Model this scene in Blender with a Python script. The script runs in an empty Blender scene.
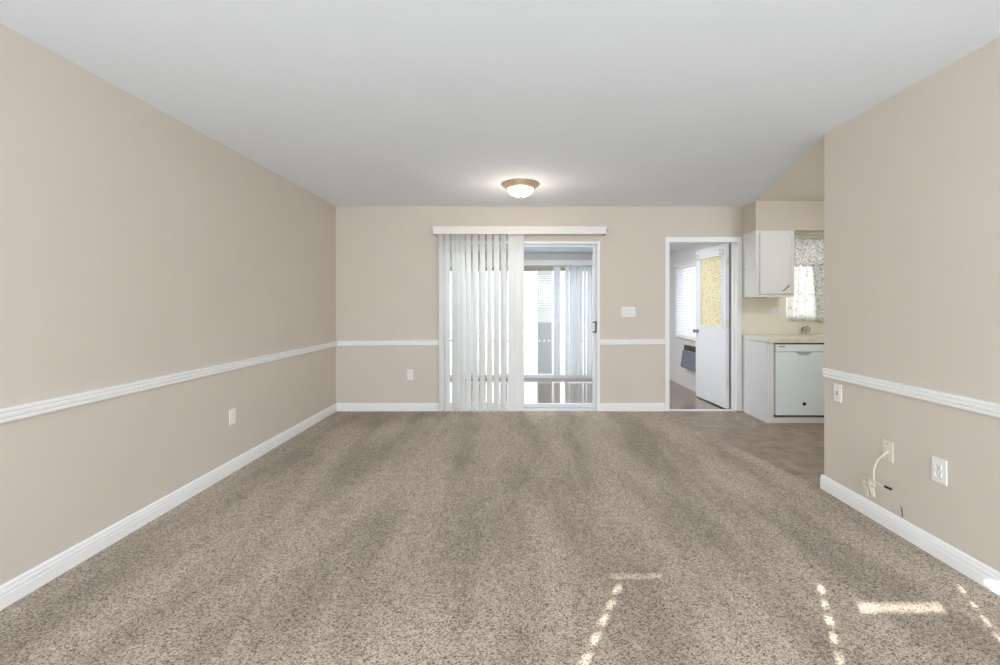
import bpy, bmesh, math, random
from mathutils import Vector, Matrix
random.seed(7)
C = bpy.context.scene.collection
sc = bpy.context.scene
PI = math.pi

# ------------------------------------------------------------------ camera
F = 444.0                                   # focal length in pixels of the 1000x665 frame
CH = 1.265                                  # camera height
cd = bpy.data.cameras.new('camera'); cam = bpy.data.objects.new('camera', cd); C.objects.link(cam)
cam.location = (0, 0, CH); cam.rotation_euler = (PI/2, 0, 0)
cd.sensor_fit = 'HORIZONTAL'; cd.sensor_width = 36; cd.lens = F/1000*36
cd.shift_x = -0.016; cd.shift_y = -0.0275
cd.clip_start = 0.05; cd.clip_end = 200
sc.camera = cam

# ------------------------------------------------------------------ sky, sun, fill lights, exposure
w = bpy.data.worlds.new('sky'); sc.world = w; w.use_nodes = True
bg = w.node_tree.nodes['Background']
bg.inputs['Color'].default_value = (0.93, 0.97, 1.0, 1); bg.inputs['Strength'].default_value = 3.6

AZ = Vector((0.459, 0.889)); TE = 0.40      # sunlight heads this way over the floor, tan of its elevation
sd = bpy.data.lights.new('sun', 'SUN'); so = bpy.data.objects.new('sun', sd); C.objects.link(so)
sd.energy = 20.0; sd.angle = math.radians(0.2); sd.color = (1, 0.97, 0.92)
so.rotation_euler = Vector((AZ.x, AZ.y, -TE)).to_track_quat('-Z', 'Y').to_euler()
so.location = (-6, -12, 8)

def area(name, loc, target, sx, sy, power, col):
    d = bpy.data.lights.new(name, 'AREA'); o = bpy.data.objects.new(name, d); C.objects.link(o)
    d.shape = 'RECTANGLE'; d.size = sx; d.size_y = sy; d.energy = power; d.color = col
    o.location = loc
    o.rotation_euler = (Vector(target) - Vector(loc)).to_track_quat('-Z', 'Y').to_euler()
    return o
area('front_window_fill', (-1.0, -2.36, 1.45), (-0.6, 3.0, 1.75), 1.9, 1.1, 110, (0.835, 0.91, 1.0))  # unseen fill added in front of the closed blinds, standing for window daylight
area('front_room_fill', (1.1, -2.36, 1.35), (0.9, 3.0, 1.75), 1.5, 1.3, 110, (0.835, 0.91, 1.0))  # added fill behind the camera, at a made-up second front window
area('porch_fill', (0.3, 5.85, 2.15), (0.3, 6.1, 0.0), 3.4, 0.3, 50, (0.88, 0.94, 1.0))  # unseen fill added to brighten the porch; it has no fixture
area('kitchen_fill', (3.3, 3.45, 2.41), (3.1, 4.5, 0.0), 0.6, 0.6, 26, (0.93, 0.97, 1.0))  # added kitchen fill without a fixture, hidden behind the right wall

sc.view_settings.view_transform = 'Standard'; sc.view_settings.look = 'None'
sc.view_settings.gamma = 1.0; sc.view_settings.use_curve_mapping = False
sc.view_settings.exposure = 0.0
sc.cycles.max_bounces = 10; sc.cycles.diffuse_bounces = 6; sc.cycles.transparent_max_bounces = 24
sc.cycles.use_denoising = True
sc.cycles.caustics_reflective = False; sc.cycles.caustics_refractive = False

# ------------------------------------------------------------------ materials
def srgb(r, g, b):
    f = lambda c: (c/12.92 if c <= 0.04045 else ((c+0.055)/1.055)**2.4)
    return (f(r/255), f(g/255), f(b/255), 1)

class NT:
    def __init__(s, name):
        s.m = bpy.data.materials.new(name); s.m.use_nodes = True; s.t = s.m.node_tree
        s.b = s.t.nodes['Principled BSDF']; s.out = s.t.nodes['Material Output']
    def n(s, typ, **kw):
        x = s.t.nodes.new(typ)
        for k, v in kw.items():
            if k[0] == '_': setattr(x, k[1:], v)
            else: x.inputs[k.replace('__', ' ')].default_value = v
        return x
    def l(s, a, b): s.t.links.new(a, b)
    def coord(s): return s.n('ShaderNodeTexCoord').outputs['Object']
    def ramp(s, fac, stops):
        r = s.n('ShaderNodeValToRGB'); e = r.color_ramp.elements
        e[0].position, e[0].color = stops[0]; e[1].position, e[1].color = stops[-1]
        for p, c in stops[1:-1]:
            q = e.new(p); q.color = c
        s.l(fac, r.inputs['Fac']); return r.outputs['Color']
    def noise(s, scale, detail=3, co=None, rough=0.5):
        x = s.n('ShaderNodeTexNoise', Scale=scale, Detail=detail, Roughness=rough)
        s.l(co if co is not None else s.coord(), x.inputs['Vector']); return x.outputs['Fac']
    def bump(s, h, strength, dist=0.01):
        x = s.n('ShaderNodeBump', Strength=strength, Distance=dist)
        s.l(h, x.inputs['Height']); s.l(x.outputs['Normal'], s.b.inputs['Normal'])

def mul(c, k): return (min(1, c[0]*k), min(1, c[1]*k), min(1, c[2]*k), 1)

def paint(name, c, rough=0.6, var=0.03, scale=6, bscale=220, bs=0.08, metal=0.0, spec=0.3):
    t = NT(name); co = t.coord()
    t.l(t.ramp(t.noise(scale, 3, co), [(0.3, mul(c, 1-var)), (0.7, mul(c, 1+var))]), t.b.inputs['Base Color'])
    t.b.inputs['Roughness'].default_value = rough; t.b.inputs['Metallic'].default_value = metal
    t.b.inputs['Specular IOR Level'].default_value = spec
    if bs: t.bump(t.noise(bscale, 2, co), bs, 0.002)
    return t.m

M = {}
M['wall'] = paint('beige_wall_paint', srgb(211, 202, 190), 0.7, 0.012, 3, 160, 0.12)
M['wall_kitchen'] = None
M['ceiling'] = paint('white_ceiling_paint', srgb(238, 245, 253), 0.8, 0.01, 2, 120, 0.15, spec=0.1)
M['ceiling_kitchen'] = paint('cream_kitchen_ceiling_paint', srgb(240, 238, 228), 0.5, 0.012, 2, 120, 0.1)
M['trim'] = paint('white_trim_paint', srgb(240, 240, 239), 0.35, 0.008, 5, 60, 0.03)
M['white'] = paint('white_plastic', srgb(236, 235, 231), 0.35, 0.008, 20, 60, 0.0)
M['slot'] = paint('dark_slot', srgb(112, 110, 106), 0.6, 0.05, 20, 60, 0.0)
M['socket_dark'] = paint('grey_socket_opening', srgb(186, 184, 181), 0.6, 0.05, 20, 60, 0.0)
M['groove'] = paint('grey_plastic_recess', srgb(200, 200, 198), 0.5, 0.02, 20, 60, 0.0)
M['cream'] = paint('cream_plastic', srgb(228, 219, 203), 0.4, 0.01, 20, 60, 0.0)
M['valance'] = paint('white_blind_valance', srgb(232, 230, 225), 0.45, 0.008, 8, 60, 0.02)
M['door'] = paint('white_door_paint', srgb(232, 234, 237), 0.4, 0.01, 4, 80, 0.04)
M['cabinet'] = paint('white_cabinet_paint', srgb(229, 229, 224), 0.4, 0.01, 4, 80, 0.04)
M['dish'] = paint('pale_dishwasher_enamel', srgb(230, 240, 240), 0.25, 0.006, 6, 60, 0.0)
M['dark'] = paint('dark_rubber', srgb(48, 47, 46), 0.5, 0.1, 30, 60, 0.0)
M['black'] = paint('black_metal', srgb(58, 57, 56), 0.35, 0.08, 30, 60, 0.0)
M['greymetal'] = paint('grey_metal', srgb(150, 152, 155), 0.35, 0.05, 30, 60, 0.0, metal=0.6)
M['alu'] = paint('white_aluminium_frame', srgb(226, 230, 236), 0.35, 0.015, 12, 60, 0.02)
M['tan'] = paint('tan_frame', srgb(176, 168, 150), 0.5, 0.04, 12, 60, 0.02)
M['nickel'] = paint('brushed_nickel', srgb(196, 180, 156), 0.35, 0.06, 40, 300, 0.05, metal=0.55)
M['chrome'] = paint('chrome', srgb(200, 200, 200), 0.15, 0.03, 30, 60, 0.0, metal=1.0)
M['brown'] = paint('brown_grille', srgb(84, 56, 36), 0.5, 0.2, 30, 60, 0.05)
M['ac'] = paint('grey_blue_plastic', srgb(112, 117, 129), 0.45, 0.05, 20, 60, 0.03)
M['ac_dark'] = paint('dark_grey_plastic', srgb(70, 72, 78), 0.5, 0.08, 20, 60, 0.03)
M['porch_wall'] = paint('pale_porch_paint', srgb(222, 220, 219), 0.7, 0.01, 3, 160, 0.1)
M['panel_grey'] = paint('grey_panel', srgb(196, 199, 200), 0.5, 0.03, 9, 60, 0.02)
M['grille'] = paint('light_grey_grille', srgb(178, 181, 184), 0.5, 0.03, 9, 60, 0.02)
M['seal'] = paint('beige_floor_seam_strip', srgb(150, 134, 114), 0.5, 0.1, 40, 60, 0.05)
M['wire'] = paint('dark_wire', srgb(80, 66, 56), 0.5, 0.1, 30, 60, 0.0)

def carpet_mat():
    t = NT('beige_speckled_carpet'); co = t.coord()
    # short wandering tufts
    dis = t.n('ShaderNodeTexNoise', Scale=60.0, Detail=2.0); t.l(co, dis.inputs['Vector'])
    ds = t.n('ShaderNodeVectorMath', _operation='SCALE'); ds.inputs['Scale'].default_value = 0.012
    t.l(dis.outputs['Color'], ds.inputs[0])
    ad = t.n('ShaderNodeVectorMath', _operation='ADD'); t.l(co, ad.inputs[0]); t.l(ds.outputs[0], ad.inputs[1])
    vo = t.n('ShaderNodeTexVoronoi', Scale=215.0); t.l(ad.outputs[0], vo.inputs['Vector'])
    sp = t.n('ShaderNodeSeparateColor'); t.l(vo.outputs['Color'], sp.inputs[0])
    speck = t.ramp(sp.outputs[0], [(0.0, srgb(96, 81, 67)), (0.22, srgb(147, 131, 114)),
                                   (0.5, srgb(187, 172, 153)), (1.0, srgb(216, 203, 186))])
    mid = t.noise(16, 3, co, 0.6)
    midc = t.ramp(mid, [(0.35, (0.90, 0.895, 0.89, 1)), (0.6, (1, 1, 1, 1))])
    mq = t.n('ShaderNodeMix', _data_type='RGBA', _blend_type='MULTIPLY'); mq.inputs['Factor'].default_value = 1
    t.l(speck, mq.inputs['A']); t.l(midc, mq.inputs['B']); speck = mq.outputs['Result']
    # brushed nap: broad bands lying along the room, left by the vacuum cleaner
    mp = t.n('ShaderNodeMapping'); mp.inputs['Scale'].default_value = (1.2, 0.3, 1)
    mp.inputs['Rotation'].default_value = (0, 0, 0.25)
    t.l(co, mp.inputs['Vector'])
    nap = t.noise(2.3, 5, mp.outputs['Vector'], 0.55)
    napc = t.ramp(nap, [(0.38, (0.70, 0.69, 0.68, 1)), (0.50, (0.88, 0.875, 0.87, 1)), (0.58, (1, 1, 1, 1))])
    mm = t.n('ShaderNodeMix', _data_type='RGBA', _blend_type='MULTIPLY')
    mm.inputs['Factor'].default_value = 1
    t.l(speck, mm.inputs['A']); t.l(napc, mm.inputs['B'])
    t.l(mm.outputs['Result'], t.b.inputs['Base Color'])
    t.b.inputs['Roughness'].default_value = 0.95; t.b.inputs['Specular IOR Level'].default_value = 0.05
    t.b.inputs['Sheen Weight'].default_value = 0.15
    t.bump(vo.outputs['Distance'], 0.5, 0.006)
    return t.m
M['carpet'] = carpet_mat()

def tile_mat(name, c1, c2, grout, size, rough, rot=0.0, spec=0.5):
    t = NT(name); co = t.coord()
    mp = t.n('ShaderNodeMapping'); mp.inputs['Rotation'].default_value = (0, 0, rot)
    t.l(co, mp.inputs['Vector'])
    br = t.n('ShaderNodeTexBrick', _offset=0.0)
    br.inputs['Scale'].default_value = 1.0; br.inputs['Brick Width'].default_value = size
    br.inputs['Row Height'].default_value = size; br.inputs['Mortar Size'].default_value = 0.0025
    br.inputs['Color1'].default_value = (0.45, 0.45, 0.45, 1); br.inputs['Color2'].default_value = (0.6, 0.6, 0.6, 1)
    br.inputs['Mortar'].default_value = (0.3, 0.3, 0.3, 1)
    t.l(mp.outputs['Vector'], br.inputs['Vector'])
    n1 = t.noise(7, 6, co, 0.65)
    a = t.n('ShaderNodeMath', _operation='ADD'); t.l(n1, a.inputs[0])
    b = t.n('ShaderNodeMath', _operation='MULTIPLY'); b.inputs[1].default_value = 0.4
    t.l(br.outputs['Color'], b.inputs[0]); t.l(b.outputs[0], a.inputs[1])
    s = t.n('ShaderNodeMath', _operation='SUBTRACT'); s.inputs[1].default_value = 0.21
    t.l(a.outputs[0], s.inputs[0])
    col = t.ramp(s.outputs[0], [(0.3, c1), (0.68, c2)])
    mx = t.n('ShaderNodeMix', _data_type='RGBA'); t.l(br.outputs['Fac'], mx.inputs['Factor'])
    t.l(col, mx.inputs['A']); mx.inputs['B'].default_value = grout
    t.l(mx.outputs['Result'], t.b.inputs['Base Color'])
    t.b.inputs['Roughness'].default_value = rough; t.b.inputs['Specular IOR Level'].default_value = spec
    t.bump(n1, 0.06, 0.003)
    return t.m
M['vinyl'] = tile_mat('brown_vinyl_tile', srgb(112, 95, 77), srgb(164, 145, 122), srgb(102, 86, 71), 0.305, 0.33)
M['porch_floor'] = tile_mat('brown_porch_vinyl', srgb(88, 68, 46), srgb(128, 103, 74), srgb(84, 65, 45), 0.305, 0.13)
_p = M['porch_floor'].node_tree.nodes['Principled BSDF']; _p.inputs['Coat Weight'].default_value = 0.45; _p.inputs['Coat IOR'].default_value = 1.7; _p.inputs['Coat Roughness'].default_value = 0.13
M['backsplash'] = tile_mat('pale_yellow_small_tile', srgb(226, 221, 202), srgb(233, 229, 213), srgb(230, 227, 214), 0.108, 0.4)
M['counter'] = tile_mat('cream_counter_tile', srgb(216, 210, 186), srgb(228, 223, 203), srgb(206, 200, 182), 0.15, 0.35)
# brick texture works in XY: stand the wall tile up
_t = M['backsplash'].node_tree
for nd in _t.nodes:
    if nd.type == 'MAPPING': nd.inputs['Rotation'].default_value = (PI/2, 0, 0)

def translucent_mat(name, c, amount, rough=0.5):
    t = NT(name); co = t.coord()
    col = t.ramp(t.noise(8, 2, co), [(0.3, mul(c, 0.985)), (0.7, c)])
    t.l(col, t.b.inputs['Base Color']); t.b.inputs['Roughness'].default_value = rough
    t.b.inputs['Specular IOR Level'].default_value = 0.25
    tr = t.n('ShaderNodeBsdfTranslucent'); t.l(col, tr.inputs['Color'])
    mx = t.n('ShaderNodeMixShader', Fac=amount)
    t.l(t.b.outputs[0], mx.inputs[1]); t.l(tr.outputs[0], mx.inputs[2]); t.l(mx.outputs[0], t.out.inputs['Surface'])
    return t.m
M['vane'] = translucent_mat('white_vinyl_vane', srgb(246, 246, 244), 0.42)
M['porch_vane'] = translucent_mat('pale_porch_vane', srgb(236, 238, 240), 0.20)
M['slat'] = translucent_mat('white_blind_slat', srgb(244, 244, 246), 0.20)

def glass_mat(name, tint=(1, 1, 1, 1), gloss=0.05):
    t = NT(name); co = t.coord()
    tr = t.n('ShaderNodeBsdfTransparent')
    t.l(t.ramp(t.noise(1.5, 1, co), [(0.3, mul(tint, 0.99)), (0.7, tint)]), tr.inputs['Color'])
    gl = t.n('ShaderNodeBsdfGlossy', Roughness=0.02)
    mx = t.n('ShaderNodeMixShader', Fac=gloss)
    t.l(tr.outputs[0], mx.inputs[1]); t.l(gl.outputs[0], mx.inputs[2]); t.l(mx.outputs[0], t.out.inputs['Surface'])
    return t.m
M['glass'] = glass_mat('clear_glass', (0.97, 0.98, 0.99, 1), 0.0015)

def amber_mat():
    t = NT('amber_pebbled_glass'); co = t.coord()
    v = t.n('ShaderNodeTexVoronoi', Scale=75); t.l(co, v.inputs['Vector'])
    col = t.ramp(v.outputs['Distance'], [(0.15, srgb(254, 252, 234)), (0.5, srgb(249, 238, 192)), (0.85, srgb(204, 176, 112))])
    t.l(col, t.b.inputs['Base Color']); t.b.inputs['Roughness'].default_value = 0.2
    tr = t.n('ShaderNodeBsdfTranslucent'); t.l(col, tr.inputs['Color'])
    mx = t.n('ShaderNodeMixShader', Fac=0.12)
    t.l(t.b.outputs[0], mx.inputs[1]); t.l(tr.outputs[0], mx.inputs[2]); t.l(mx.outputs[0], t.out.inputs['Surface'])
    t.bump(v.outputs['Distance'], 0.5, 0.004)
    return t.m
M['amber'] = amber_mat()

def floral_mat(name, density, thin=0.3):
    t = NT(name); co = t.coord()
    v = t.n('ShaderNodeTexVoronoi', Scale=56)
    dn = t.n('ShaderNodeTexNoise', Scale=30.0, Detail=2.0); t.l(co, dn.inputs['Vector'])
    dv = t.n('ShaderNodeVectorMath', _operation='SCALE'); dv.inputs['Scale'].default_value = 0.05; t.l(dn.outputs['Color'], dv.inputs[0])
    da = t.n('ShaderNodeVectorMath', _operation='ADD'); t.l(co, da.inputs[0]); t.l(dv.outputs[0], da.inputs[1]); t.l(da.outputs[0], v.inputs['Vector'])
    n = t.noise(16, 3, co, 0.6)
    spot = t.ramp(v.outputs['Distance'], [(0.30, (1, 1, 1, 1)), (0.44, (0, 0, 0, 1))])
    gate = t.ramp(n, [(1-density-0.03, (0, 0, 0, 1)), (1-density+0.03, (1, 1, 1, 1))])
    f = t.n('ShaderNodeMath', _operation='MULTIPLY'); t.l(spot, f.inputs[0]); t.l(gate, f.inputs[1])
    sc_ = t.ramp(t.noise(40, 1, co), [(0.42, srgb(146, 149, 147)), (0.5, srgb(172, 174, 156)), (0.6, srgb(176, 170, 165))])
    mx = t.n('ShaderNodeMix', _data_type='RGBA'); t.l(f.outputs[0], mx.inputs['Factor'])
    mx.inputs['A'].default_value = srgb(244, 243, 240); t.l(sc_, mx.inputs['B'])
    t.l(mx.outputs['Result'], t.b.inputs['Base Color']); t.b.inputs['Roughness'].default_value = 0.9
    tr = t.n('ShaderNodeBsdfTranslucent'); t.l(mx.outputs['Result'], tr.inputs['Color'])
    ms = t.n('ShaderNodeMixShader', Fac=thin)
    t.l(t.b.outputs[0], ms.inputs[1]); t.l(tr.outputs[0], ms.inputs[2]); t.l(ms.outputs[0], t.out.inputs['Surface'])
    return t.m
M['floral'] = floral_mat('floral_curtain_cloth', 0.64, 0.38)
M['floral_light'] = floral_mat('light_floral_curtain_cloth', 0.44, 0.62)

def lit_mat(name, c, strength):
    t = NT(name); co = t.coord()
    t.l(t.ramp(t.noise(12, 2, co), [(0.3, mul(c, 0.97)), (0.7, c)]), t.b.inputs['Base Color'])
    t.b.inputs['Emission Color'].default_value = c; t.b.inputs['Emission Strength'].default_value = strength
    t.b.inputs['Roughness'].default_value = 0.3
    return t.m
M['lit_glass'] = lit_mat('lit_white_glass', (1, 0.95, 0.88, 1), 2.2)
M['ground'] = paint('pale_concrete', srgb(205, 203, 198), 0.9, 0.06, 3, 60, 0.1)
M['fence'] = paint('pale_block_wall', srgb(216, 214, 208), 0.9, 0.05, 5, 60, 0.1)
M['leaf'] = translucent_mat('pale_green_leaf', srgb(205, 212, 196), 0.3)
M['stem'] = paint('brown_stem', srgb(120, 100, 84), 0.9, 0.1, 20, 60, 0.1)

# ------------------------------------------------------------------ mesh helpers
def obj(name, bm, mat, parent=None, smooth=False, loc=None):
    bmesh.ops.recalc_face_normals(bm, faces=bm.faces[:])
    me = bpy.data.meshes.new(name); bm.to_mesh(me); bm.free()
    if smooth:
        for p in me.polygons: p.use_smooth = True
    for m in (mat if isinstance(mat, (list, tuple)) else [mat]): me.materials.append(M[m])
    o = bpy.data.objects.new(name, me); C.objects.link(o)
    if parent is not None: o.parent = parent
    if loc is not None: o.location = loc
    return o

def thing(name, label, cat, loc=(0, 0, 0), rz=0, group=None):
    o = bpy.data.objects.new(name, None); C.objects.link(o); o.empty_display_size = 0.1
    o.location = loc; o.rotation_euler = (0, 0, rz); o['label'] = label; o['category'] = cat
    if group: o['group'] = group
    return o

def tag(o, label, cat, group=None):
    o['label'] = label; o['category'] = cat
    if group: o['group'] = group
    return o

def struct(o, label=None, cat=None):
    o['kind'] = 'structure'
    if label: o['label'] = label
    if cat: o['category'] = cat
    return o

def box(bm, x0, x1, y0, y1, z0, z1, bev=0.0, mi=0, seg=2):
    r = bmesh.ops.create_cube(bm, size=1.0)
    vs = r['verts']
    for v in vs:
        v.co = Vector(((x0+x1)/2 + v.co.x*(x1-x0), (y0+y1)/2 + v.co.y*(y1-y0), (z0+z1)/2 + v.co.z*(z1-z0)))
    fs = list({f for v in vs for f in v.link_faces})
    for f in fs: f.material_index = mi
    if bev > 0:
        es = list({e for v in vs for e in v.link_edges})
        rr = bmesh.ops.bevel(bm, geom=es, offset=bev, segments=seg, affect='EDGES', profile=0.5)
        for f in rr['faces']: f.material_index = mi
    return bm

def B(*a, **k): return box(bmesh.new(), *a, **k)

def cyl(bm, p0, p1, r0, r1=None, seg=20, mi=0):
    p0, p1 = Vector(p0), Vector(p1); d = p1-p0
    if r1 is None: r1 = r0
    q = Matrix.Translation((p0+p1)/2) @ d.to_track_quat('Z', 'Y').to_matrix().to_4x4()
    r = bmesh.ops.create_cone(bm, cap_ends=True, segments=seg, radius1=r0, radius2=r1, depth=d.length, matrix=q)
    for f in {f for v in r['verts'] for f in v.link_faces}: f.material_index = mi
    return bm

def lathe(bm, prof, c=(0, 0, 0), seg=48, axis='Z'):
    rings = []
    for r, z in prof:
        ring = []
        if r < 1e-6:
            ring = [bm.verts.new(Vector(c)+Vector((0, 0, z)))]
        else:
            for k in range(seg):
                a = 2*PI*k/seg
                ring.append(bm.verts.new(Vector(c)+Vector((r*math.cos(a), r*math.sin(a), z))))
        rings.append(ring)
    for A, Bq in zip(rings, rings[1:]):
        for k in range(seg):
            k2 = (k+1) % seg
            if len(A) == 1 and len(Bq) == 1: continue
            if len(A) == 1: bm.faces.new((A[0], Bq[k], Bq[k2]))
            elif len(Bq) == 1: bm.faces.new((A[k], A[k2], Bq[0]))
            else: bm.faces.new((A[k], A[k2], Bq[k2], Bq[k]))
    return bm

def tube(bm, pts, r, seg=10):
    pts = [Vector(p) for p in pts]; rings = []
    up = Vector((0.13, 0.21, 0.97)).normalized()
    prev = None
    for i, p in enumerate(pts):
        t = (pts[min(i+1, len(pts)-1)] - pts[max(i-1, 0)]).normalized()
        if prev is None:
            n = t.cross(up)
            if n.length < 0.05: n = t.cross(Vector((1, 0, 0)))
        else:
            n = prev - t*prev.dot(t)
        n.normalize(); prev = n; b = t.cross(n)
        rings.append([bm.verts.new(p + (n*math.cos(2*PI*k/seg)+b*math.sin(2*PI*k/seg))*r) for k in range(seg)])
    for A, Bq in zip(rings, rings[1:]):
        for k in range(seg): bm.faces.new((A[k], A[(k+1) % seg], Bq[(k+1) % seg], Bq[k]))
    bm.faces.new(rings[0]); bm.faces.new(list(reversed(rings[-1])))
    return bm

def spline(pts, n=10):
    pts = [Vector(p) for p in pts]; out = []
    P = [pts[0]] + pts + [pts[-1]]
    for i in range(1, len(P)-2):
        a, b, c, d = P[i-1:i+3]
        for k in range(n):
            t = k/n
            out.append(0.5*((2*b)+(c-a)*t+(2*a-5*b+4*c-d)*t*t+(3*b-a-3*c+d)*t**3))
    out.append(pts[-1]); return out

def extrude(bm, prof, p0, p1, nrm):
    """profile of (out, z) pairs carried from p0 to p1 along a wall whose face looks along nrm"""
    p0, p1, nrm = Vector(p0), Vector(p1), Vector(nrm)
    A = [bm.verts.new(p0+nrm*o+Vector((0, 0, z))) for o, z in prof]
    D = [bm.verts.new(p1+nrm*o+Vector((0, 0, z))) for o, z in prof]
    n = len(prof)
    for k in range(n): bm.faces.new((A[k], A[(k+1) % n], D[(k+1) % n], D[k]))
    bm.faces.new(A); bm.faces.new(list(reversed(D)))
    return bm

def poly_prism(bm, pts, z0, z1):
    A = [bm.verts.new((x, y, z0)) for x, y in pts]; D = [bm.verts.new((x, y, z1)) for x, y in pts]
    n = len(pts)
    for k in range(n): bm.faces.new((A[k], A[(k+1) % n], D[(k+1) % n], D[k]))
    bm.faces.new(A); bm.faces.new(list(reversed(D)))
    return bm

def holed(bm, x0, x1, z0, z1, y0, y1, holes):
    """a slab in the XZ plane, y0..y1 thick, with rectangular holes"""
    xs = sorted({x0, x1, *[h[0] for h in holes], *[h[1] for h in holes]})
    zs = sorted({z0, z1, *[h[2] for h in holes], *[h[3] for h in holes]})
    xs = [x for x in xs if x0 <= x <= x1]; zs = [z for z in zs if z0 <= z <= z1]
    def solid(i, k):
        if not (0 <= i < len(xs)-1 and 0 <= k < len(zs)-1): return False
        cx, cz = (xs[i]+xs[i+1])/2, (zs[k]+zs[k+1])/2
        return not any(h[0] < cx < h[1] and h[2] < cz < h[3] for h in holes)
    V = {}
    def v(i, k, y):
        key = (i, k, y)
        if key not in V: V[key] = bm.verts.new((xs[i], y, zs[k]))
        return V[key]
    for i in range(len(xs)-1):
        for k in range(len(zs)-1):
            if not solid(i, k): continue
            for y in (y0, y1): bm.faces.new((v(i, k, y), v(i+1, k, y), v(i+1, k+1, y), v(i, k+1, y)))
            if not solid(i-1, k): bm.faces.new((v(i, k, y0), v(i, k, y1), v(i, k+1, y1), v(i, k+1, y0)))
            if not solid(i+1, k): bm.faces.new((v(i+1, k, y0), v(i+1, k, y1), v(i+1, k+1, y1), v(i+1, k+1, y0)))
            if not solid(i, k-1): bm.faces.new((v(i, k, y0), v(i, k, y1), v(i+1, k, y1), v(i+1, k, y0)))
            if not solid(i, k+1): bm.faces.new((v(i, k+1, y0), v(i, k+1, y1), v(i+1, k+1, y1), v(i+1, k+1, y0)))
    return bm

def turn_xz_to_yz(bm, x):
    """rotate a slab built in XZ so that its x runs along Y and its y runs along X from x"""
    for v in bm.verts: v.co = Vector((x + v.co.y, v.co.x, v.co.z))
    return bm

# ------------------------------------------------------------------ dimensions
XL, XR = -2.15, 2.117          # left and right wall faces
D = 5.298                     # back wall face
WT = 0.14                     # back wall thickness
H = 2.44
RE = 3.05                    # where the right wall ends
YR = -2.5                     # rear (front-of-house) wall face
PY = 7.80                     # far wall of the porch
PX = 2.65                     # right wall of the porch
PF = -0.02                    # porch floor level
PH = 2.17                     # porch ceiling
KX = 4.40                     # right end of kitchen
SX0, SX1, SZ = -0.875, 0.978, 2.005      # patio door rough opening
DX0, DX1, DZ = 1.815, 2.645, 2.040       # porch doorway rough opening

# ------------------------------------------------------------------ the setting
edge = [(1.825, D), (1.84, 5.0), (1.875, 4.6), (1.915, 4.25), (1.965, 3.92), (2.02, 3.6), (2.065, 3.34), (2.098, RE+0.004)]
struct(obj('floor', poly_prism(bmesh.new(), [(XL, YR), (XR, YR), (XR, RE+0.0)] + list(reversed(edge)) + [(XL, D)], -0.08, 0.0), 'carpet'),
       'beige speckled carpet of the empty main room', 'floor')
struct(obj('floor_kitchen', poly_prism(bmesh.new(), edge + [(XR, RE), (KX, RE), (KX, D), (DX1, D), (DX1, D+.0195), (DX0+.011, D+.0195), (DX0+.011, D)], -0.08, -0.006), 'vinyl'),
       'brown vinyl tile floor of the kitchen', 'floor')
bm = bmesh.new()
for (a, b), (c, d) in zip(edge, edge[1:]):
    q = [bm.verts.new((a-0.004, b, 0.001)), bm.verts.new((c-0.004, d, 0.001)), bm.verts.new((c+0.012, d, -0.0055)), bm.verts.new((a+0.012, b, -0.0055))]
    bm.faces.new(q)
struct(obj('trim_1', bm, 'seal'), 'thin seam strip between carpet and vinyl floor', 'floor trim')
struct(obj('floor_porch', B(-2.4, PX, D+0.078, PY, PF-0.08, PF), 'porch_floor'), 'shiny brown floor of the back porch', 'floor')

struct(obj('ceiling', poly_prism(bmesh.new(), [(XL-.2, YR-.2), (XR, YR-.2), (XR, RE), (2.70, 4.99), (2.70, D+WT), (XL-.2, D+WT)], H, H+0.12), 'ceiling'),
       'white ceiling of the main room', 'ceiling')
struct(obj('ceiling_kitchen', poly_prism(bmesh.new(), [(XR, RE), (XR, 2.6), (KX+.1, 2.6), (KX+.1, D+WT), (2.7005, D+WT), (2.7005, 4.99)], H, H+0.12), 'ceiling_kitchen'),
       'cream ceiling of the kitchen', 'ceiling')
struct(obj('wall_left', B(XL-0.2, XL, YR-0.2, D+WT, -0.08, H), 'wall'))
struct(obj('wall_right', B(XR, XR+0.12, YR-0.2, RE, -0.08, H), 'wall'))

# openings in the back wall
struct(obj('wall_back', holed(bmesh.new(), XL, 2.699, -0.08, H, D, D+WT, [(SX0, SX1, -1, SZ), (DX0, DX1, -1, DZ)]), 'wall'))
# kitchen walls
KW = (3.225, 4.12, 1.09, 2.02)
struct(obj('wall_kitchen', holed(bmesh.new(), 2.6995, KX, -0.08, H, D, D+WT, [KW]), 'backsplash'),
       'kitchen back wall faced with small pale yellow tiles', 'wall')
struct(obj('wall_kitchen_side', B(KX, KX+0.12, 2.6, D+WT, -0.08, H), 'wall'))
struct(obj('wall_kitchen_near', B(XR+0.12, KX, RE-0.14, RE, -0.08, H), 'wall'))
struct(obj('trim_2', B(2.70, KX, 4.998, D-0.001, 2.106, H-0.0005), 'wall'), 'beige boxed soffit above the kitchen cabinet', 'soffit')

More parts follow.
